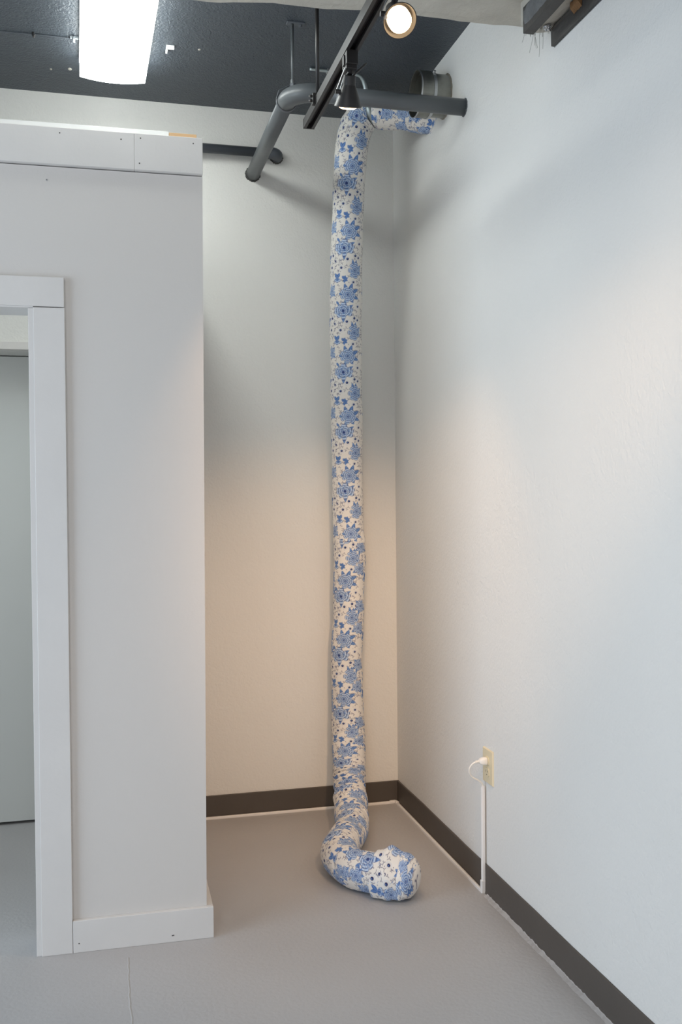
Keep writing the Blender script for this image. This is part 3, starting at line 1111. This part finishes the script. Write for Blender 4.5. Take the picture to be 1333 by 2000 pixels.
def track_spotlight(label, base, neck, direction, power, angle, bulb=True, lever=1):
    """base: point on the rail underside; neck: middle of the back of the shade"""
    t = thing('track_spotlight', label, 'spotlight', base, 'spotlights on the black track')
    bx, by, bz = base
    bm = bmesh.new()
    box(bm, bx - 0.0165, bx + 0.0165, by - 0.026, by + 0.026, bz - 0.036, bz + 0.003)
    vs = box(bm, bx - 0.0155, bx + 0.0155, by - 0.018, by + 0.018, bz - 0.046, bz - 0.034)
    obj('adapter', bm, M_BLACK, t, bevel=0.0015)
    obj('release_tab', B(bx - 0.0205, bx - 0.0165, by - 0.008, by + 0.008, bz - 0.034, bz - 0.006), M_BLACK, t, bevel=0.001)
    d = Vector(direction).normalized()
    nk = Vector(neck)
    m = aim(nk, d)
    # swivel plate and lever
    obj('swivel_joint', tb([(bx, by, bz - 0.044), nk + Vector((0, 0, 0.004))], 0.0075, seg=14), M_BLACK, t)
    lv = bmesh.new()
    p0 = Vector((bx + 0.004, by, bz - 0.062))
    p1 = Vector((bx + lever * 0.046, by - 0.004, bz - 0.022))
    tube(lv, [p0, p0.lerp(p1, 0.3), p0.lerp(p1, 0.85), p1], [0.003, 0.005, 0.0055, 0.003], seg=10, flat=(1.0, 0.55))
    obj('locking_lever', lv, M_BLACK, t, smooth=True)
    # shade: neck, flared cone with an inside skin
    bm = bmesh.new()
    lathe(bm, [(0.0, 0.001), (0.0165, 0.001), (0.0175, -0.001), (0.0178, -0.022), (0.0185, -0.024), (0.0210, -0.030), (0.0385, -0.076),
               (0.0390, -0.078), (0.0383, -0.0785), (0.0375, -0.076), (0.0300, -0.056), (0.0, -0.056)], 40, m)
    shade = obj('shade', bm, M_BLACK, t, smooth=True)
    md = shade.modifiers.new('edges', 'EDGE_SPLIT')
    md.split_angle = math.radians(50)
    bm = bmesh.new()
    lathe(bm, [(0.0380, -0.0775), (0.0392, -0.0780), (0.0394, -0.0795), (0.0384, -0.0802), (0.0374, -0.0795)], 40, m)
    obj('rim', bm, M_BLACK, shade, smooth=True)
    bm = bmesh.new()
    lathe(bm, [(0.0268, -0.060), (0.0268, -0.0815), (0.018, -0.0865), (0.0, -0.0875)], 32, m)
    obj('bulb', bm, M_BULB, t, smooth=True)
    # side pivot with two spring wires
    side = (m.to_3x3() @ Vector((-1, 0, 0)))
    if side.x > 0:
        side = -side
    pv = nk + d * 0.042 + side * 0.034
    obj('pivot_knob', tb([pv - side * 0.012, pv + side * 0.004], 0.0062, seg=14), M_BLACK, t)
    obj('spring_wire', tb([(bx - 0.016, by - 0.004, bz - 0.040), pv + Vector((-0.001, 0, 0.004))], 0.0012, seg=8), M_STEEL, t)
    obj('spring_wire', tb([nk - d * 0.002 + side * 0.015, pv - side * 0.008], 0.0011, seg=8), M_STEEL, t)
    obj('spring_clip', tb([pv - side * 0.006 + d * 0.006, pv - side * 0.003 + d * 0.024], [0.003, 0.0045], seg=10), M_STEEL, t)
    spot_light('warm_spot_light', nk + d * 0.0915, d, power, angle)
    return t


track_spotlight('small black cone spotlight pointing down towards the back wall', (TX, 2.613, TZ), (0.6845, 2.613, 2.5560), (0.04, 0.45, -0.90), 30, 74)
track_spotlight('bright glowing spotlight facing the camera at the top of the photo', (TX, 2.150, TZ), (0.6660, 2.1450, 2.5080), (-0.01, -0.73, -0.68), 26, 80, lever=-1)

for loc, tgt, pw, an, co in WARM_SPOTS:
    spot_light('warm_spot_light', loc, Vector(tgt) - Vector(loc), pw, an, 1.0, color=co)  # includes the added fill that hangs on no track

# ------------------------------------------------------------------ fluorescent fixture
FX = Matrix.Translation((0.0555, 3.785, 0)) @ Matrix.Rotation(0.026, 4, 'Z')
CL = thing('ceiling_light', 'lit white wraparound fluorescent fixture on the dark ceiling', 'ceiling light', (0.0555, 3.26, ZC))
FL = 1.02
bm = bmesh.new()
sec = []
for k in range(17):
    t = -1 + 2 * k / 16
    sec.append((0.1215 * t, 2.977 - 0.0125 * (1 - t * t)))
sec = [(-0.121, 3.028)] + sec + [(0.121, 3.028)]
Fa = [bm.verts.new((x, 0, z)) for x, z in sec]
Fb = [bm.verts.new((x, -FL, z)) for x, z in sec]
for k in range(len(sec) - 1):
    bm.faces.new((Fa[k], Fa[k + 1], Fb[k + 1], Fb[k]))
bm.faces.new(Fa)
bm.faces.new(Fb)
obj('lens', bm, M_LENS, CL, tf=FX)
obj('housing', B(-0.1225, 0.1225, -FL, 0.0, 3.028, ZC), M_HOUSING, CL, tf=FX)
bm = bmesh.new()
box(bm, 0.1216, 0.1240, -0.58, -0.55, 2.99, 3.03)
obj('lens_latch', bm, M_HOUSING, CL, tf=FX)

# ------------------------------------------------------------------ small leftovers on the ceiling
br = obj('ceiling_clip', B(0.247, 0.276, 3.600, 3.612, ZC - 0.012, ZC), M_HOUSING, bevel=0.001)
bm = bmesh.new()
bm.from_mesh(br.data)
box(bm, 0.247, 0.2535, 3.606, 3.648, ZC - 0.012, ZC)
bm.to_mesh(br.data)
bm.free()
tag(br, 'small white L-shaped clip on ceiling right of the fluorescent fixture', 'clip')
cw = obj('ceiling_seam', tb([(-1.2, 3.632, ZC - 0.002), (-0.34, 3.626, ZC - 0.003), (-0.18, 3.623, ZC - 0.002), (-0.075, 3.6225, ZC - 0.003)], 0.0022, seg=8), M_PIPE_D)  # ceiling seam groove, built as a thin dark tube
tag(cw, 'thin dark seam along ceiling left of the fluorescent fixture', 'seam')
ck = obj('ceiling_hook', tb([(-0.222, 3.612, ZC), (-0.222, 3.606, ZC - 0.012), (-0.219, 3.598, ZC - 0.022), (-0.216, 3.594, ZC - 0.014)], 0.004, seg=8), M_BLACK)
tag(ck, 'tiny black hook in the ceiling at far left', 'hook')
bm = bmesh.new()
box(bm, -0.094, -0.066, 3.608, 3.618, ZC - 0.007, ZC)
box(bm, -0.083, -0.077, 3.600, 3.630, ZC - 0.014, ZC - 0.005)
cc = obj('seam_clip', bm, material('pale_grey_paint', srgb(150, 156, 160), 0.5))
tag(cc, 'small pale clip on the ceiling seam beside the fluorescent fixture', 'clip')
for x, y, r in ((-0.104, 3.8875, 0.0075), (-0.1753, 3.9038, 0.005), (0.3688, 3.6134, 0.005)):
    bm = bmesh.new()
    bmesh.ops.create_icosphere(bm, subdivisions=2, radius=r, matrix=Matrix.Translation((x, y, ZC)) @ Matrix.Diagonal((1, 1.6, 0.3, 1)))
    o = obj('paint_chip', bm, M_BEAM, bpy.data.objects['ceiling'])

# ------------------------------------------------------------------ steel angles and debris under the beam at the right wall


def l_profile(prof, y0, y1, jag=0.0, seed=1, n=40):
    rg = random.Random(seed)
    bm = bmesh.new()
    prev = None
    for i in range(n + 1):
        y = y0 + (y1 - y0) * i / n
        ring = [bm.verts.new((x + rg.uniform(-jag, jag), y, z + rg.uniform(-jag, jag))) for x, z in prof]
        if prev:
            k_n = len(prof)
            for k in range(k_n):
                bm.faces.new((prev[k], prev[(k + 1) % k_n], ring[(k + 1) % k_n], ring[k]))
        else:
            bm.faces.new(ring)
        prev = ring
    bm.faces.new(prev)
    return bm


a1 = thing('steel_angle', 'grey steel angle with torn paint under beam, left of the wall angle', 'steel angle', (1.20, 2.56, 2.70))
obj('flange', l_profile([(1.184, 2.700), (1.215, 2.700), (1.215, 2.704), (1.188, 2.704), (1.188, 2.772), (1.184, 2.772)], -0.4, 2.555, 0.0008, 2, 60), M_ANGLE, a1)
bm = bmesh.new()
prev = None
rg = random.Random(12)
for i in range(70):
    y = 2.545 - 1.2 * i / 69
    xo = 1.182 - (0.003 + 0.030 * min(1, i / 12.0) * (0.55 + 0.45 * math.sin(i * 0.55)) * (0.5 + 1.0 * rg.random()))
    ring = [bm.verts.new(c) for c in ((1.1855, y, 2.714), ((1.182 + xo) / 2, y, 2.728 + 0.006 * rg.random()), (xo, y, 2.750 + 0.010 * rg.random()), (xo + 0.002, y, 2.754 + 0.01 * rg.random()), (1.1855, y, 2.728))]
    if prev:
        for k in range(5):
            bm.faces.new((prev[k], prev[(k + 1) % 5], ring[(k + 1) % 5], ring[k]))
    else:
        bm.faces.new(ring)
    prev = ring
bm.faces.new(prev)
obj('torn_film', bm, M_RAG, a1)['label'] = 'torn grey paint film'
a2 = thing('steel_angle', 'dark steel angle tight against the right wall under beam', 'steel angle', (1.27, 2.55, 2.667))
obj('flange', l_profile([(1.2670, 2.668), (1.2782, 2.668), (1.2782, 2.716), (1.263, 2.716), (1.263, 2.712), (1.2665, 2.710)], -0.4, 2.548, 0.0004, 3, 60), M_ANGLE, a2)
obj('bright_edge', l_profile([(1.2765, 2.6660), (1.2782, 2.6660), (1.2782, 2.6685), (1.2765, 2.6685)], -0.4, 2.548, 0, 3, 2), M_STEEL, a2)['label'] = 'bright worn lower edge'
# plaster strip packed between the two angles
bm = bmesh.new()
prev = None
rg = random.Random(5)
for i in range(60):
    y = 2.585 - 2.4 * i / 59
    ring = [bm.verts.new((x, y, z + rg.uniform(-0.003, 0.003))) for x, z in ((1.19, 2.735), (1.215, 2.722), (1.24, 2.719), (1.262, 2.722), (1.2782, 2.728), (1.2782, 2.81), (1.19, 2.81))]
    if prev:
        for k in range(7):
            bm.faces.new((prev[k], prev[(k + 1) % 7], ring[(k + 1) % 7], ring[k]))
    else:
        bm.faces.new(ring)
    prev = ring
bm.faces.new(prev)
struct('trim_12', bm, M_BEAM)
ws = obj('wood_scrap', l_profile([(1.254, 2.704), (1.266, 2.692), (1.268, 2.716), (1.254, 2.720)], 2.362, 2.408, 0.0015, 8, 12), M_OLDWOOD)
tag(ws, 'brown wood scrap wedged above the dark angle on right wall', 'wood scrap')
bm = bmesh.new()
bmesh.ops.create_icosphere(bm, subdivisions=3, radius=0.010, matrix=Matrix.Translation((1.247, 2.532, 2.712)) @ Matrix.Diagonal((1.0, 1.3, 0.7, 1)))
rg = random.Random(2)
for v in bm.verts:
    v.co += Vector((rg.uniform(-1, 1), rg.uniform(-1, 1), rg.uniform(-1, 1))) * 0.002
fo = obj('foil_scrap', bm, M_FOIL)
tag(fo, 'crumpled shiny foil scrap between the two steel angles', 'foil')
bm = bmesh.new()
rg = random.Random(9)
for i in range(34):
    x, y = rg.uniform(1.19, 1.262), rg.uniform(2.53, 2.588)
    z = 2.725
    pts = [Vector((x, y, z))]
    dirx, diry = rg.uniform(-0.012, 0.012), rg.uniform(-0.01, 0.01)
    L = rg.uniform(0.012, 0.03) if i < 27 else rg.uniform(0.04, 0.075)
    for k in range(6):
        dirx += rg.uniform(-0.008, 0.008)
        pts.append(pts[-1] + Vector((dirx * L * 12 / 6, diry * L * 12 / 6, -L / 6)))
    tube(bm, [Vector((min(p.x, 1.276), p.y, p.z)) for p in pts], 0.00045, seg=5)
fb = obj('loose_fibres', bm, M_FIBRE)
fb['kind'] = 'stuff'
tag(fb, 'loose hanging fibres between the steel angle ends', 'fibres')

# ------------------------------------------------------------------ outlet, plug, cord
OY, OZ = 3.0675, 0.4480
WO = thing('wall_outlet', 'almond duplex wall outlet on right wall above the dark base', 'outlet', (XR, OY, OZ))
bm = bmesh.new()
v = box(bm, XR - 0.006, XR, OY - 0.0440, OY + 0.0440, OZ - 0.0600, OZ + 0.0600)
for q in v:
    if q.co.x < XR - 0.003:
        q.co.y = OY + (q.co.y - OY) * 0.93
        q.co.z = OZ + (q.co.z - OZ) * 0.95
obj('cover_plate', bm, M_ALMOND, WO, bevel=0.001)
for s in (1, -1):
    zc = OZ + s * 0.0195
    bm = bmesh.new()
    rings = []
    for x in (XR - 0.0055, XR - 0.0085):
        rings.append([bm.verts.new((x, OY + max(-0.0172, min(0.0172, 0.0185 * math.cos(a))) , zc + max(-0.0145, min(0.0145, 0.0185 * math.sin(a))))) for a in np.linspace(0, 2 * math.pi, 33)[:-1]])
    for k in range(32):
        bm.faces.new((rings[0][k], rings[0][(k + 1) % 32], rings[1][(k + 1) % 32], rings[1][k]))
    bm.faces.new(rings[1])
    so = obj('socket', bm, M_ALMOND, WO)
    for dy, h in ((0.0065, 0.008), (-0.0065, 0.0065)):
        obj('slot', B(XR - 0.0088, XR - 0.0082, OY + dy - 0.0011, OY + dy + 0.0011, zc + 0.0035 - h / 2, zc + 0.0035 + h / 2), M_SLOT, so)
    obj('slot', tb([(XR - 0.0088, OY, zc - 0.0085), (XR - 0.0082, OY, zc - 0.0085)], 0.0024, seg=12), M_SLOT, so)
obj('centre_screw', tb([(XR - 0.0056, OY, OZ), (XR - 0.0078, OY, OZ)], 0.0032, seg=14), M_ALMOND, WO)

PC = thing('power_cord', 'white power cord with plug in the upper socket, looping into white channel', 'power cord', (XR - 0.03, OY + 0.002, OZ + 0.0195))
pz = OZ + 0.0195
pl = bmesh.new()
rings = []
for x, w, h in ((XR - 0.0088, 0.0125, 0.0125), (XR - 0.012, 0.0135, 0.0135), (XR - 0.026, 0.0125, 0.0120), (XR - 0.034, 0.0085, 0.0085), (XR - 0.036, 0.0060, 0.0060)):
    ring = []
    for a in np.linspace(0, 2 * math.pi, 25)[:-1]:
        c, s = math.cos(a), math.sin(a)
        ring.append(pl.verts.new((x, OY + w * math.copysign(abs(c) ** 0.6, c), pz + h * math.copysign(abs(s) ** 0.6, s))))
    rings.append(ring)
for a, b in zip(rings, rings[1:]):
    for k in range(24):
        pl.faces.new((a[k], a[(k + 1) % 24], b[(k + 1) % 24], b[k]))
pl.faces.new(rings[0])
pl.faces.new(rings[-1])
plug = obj('plug', pl, M_CORD, PC, smooth=True)
rp = []
rr_ = []
for k in range(9):
    rp.append((XR - 0.036 - 0.0018 * k, OY, pz - 0.0002 * k))
    rr_.append(0.0056 if k % 2 == 0 else 0.0042)
obj('strain_relief', tb(rp, rr_, seg=16), M_CORD, plug)
cp = spline([(XR - 0.048, OY, pz - 0.001), (1.2180, OY + 0.002, 0.4590), (1.2100, OY + 0.008, 0.4430), (1.2120, OY + 0.013, 0.4250), (1.2260, OY + 0.018, 0.4080),
             (1.2480, OY + 0.022, 0.3950), (1.2640, OY + 0.026, 0.3800), (1.2700, OY + 0.0275, 0.3600)], 10)
obj('cord', tb(cp, 0.0030, seg=14), M_CORD, PC, smooth=True)

# ------------------------------------------------------------------ white cable channel
CC = thing('cable_channel', 'white plastic cable channel along the floor edge, rising to the wall outlet', 'cable channel', (1.265, 3.10, 0.0))


def channel(p0, p1, out, nrm, w=0.0125, h=0.0105):
    """half-round channel from p0 to p1; 'out' points away from the surface it sits on"""
    p0, p1, out = Vector(p0), Vector(p1), Vector(out)
    t = (p1 - p0).normalized()
    side = t.cross(out).normalized()
    bm = bmesh.new()
    prof = [(-w / 2, 0)] + [(w / 2 * math.cos(a), h * 0.45 + h * 0.55 * math.sin(a)) for a in np.linspace(math.pi, 0, 9)] + [(w / 2, 0)]
    A = [bm.verts.new(p0 + side * x + out * y) for x, y in prof]
    Z = [bm.verts.new(p1 + side * x + out * y) for x, y in prof]
    for k in range(len(prof)):
        k2 = (k + 1) % len(prof)
        bm.faces.new((A[k], A[k2], Z[k2], Z[k]))
    bm.faces.new(A)
    bm.faces.new(Z)
    return bm


obj('back_run', channel((0.335, YB - 0.0145, 0.0), (1.252, YB - 0.0145, 0.0), (0, 0, 1), None), M_CHANNEL, CC)
obj('side_run', channel((1.2645, 4.100, 0.0), (1.2645, 3.110, 0.0), (0, 0, 1), None), M_CHANNEL, CC)
obj('riser', channel((1.2715, 3.0965, 0.0), (1.2715, 3.0965, 0.373), (-1, 0, 0), None, 0.0135, 0.012), M_CHANNEL, CC)
bm = bmesh.new()
tube(bm, [(1.235, YB - 0.0145, 0.006), (1.258, YB - 0.0145, 0.006), (1.2645, YB - 0.021, 0.006), (1.2645, 4.090, 0.006)], 0.0078, seg=14)
obj('corner_fitting', bm, M_CHANNEL, CC)
bm = bmesh.new()
box(bm, 1.2575, 1.2725, 3.0885, 3.1045, 0.0, 0.045)
box(bm, 1.2565, 1.2725, 3.0895, 3.1200, 0.0, 0.0135)
obj('elbow_fitting', bm, M_CHANNEL, CC, bevel=0.0025)
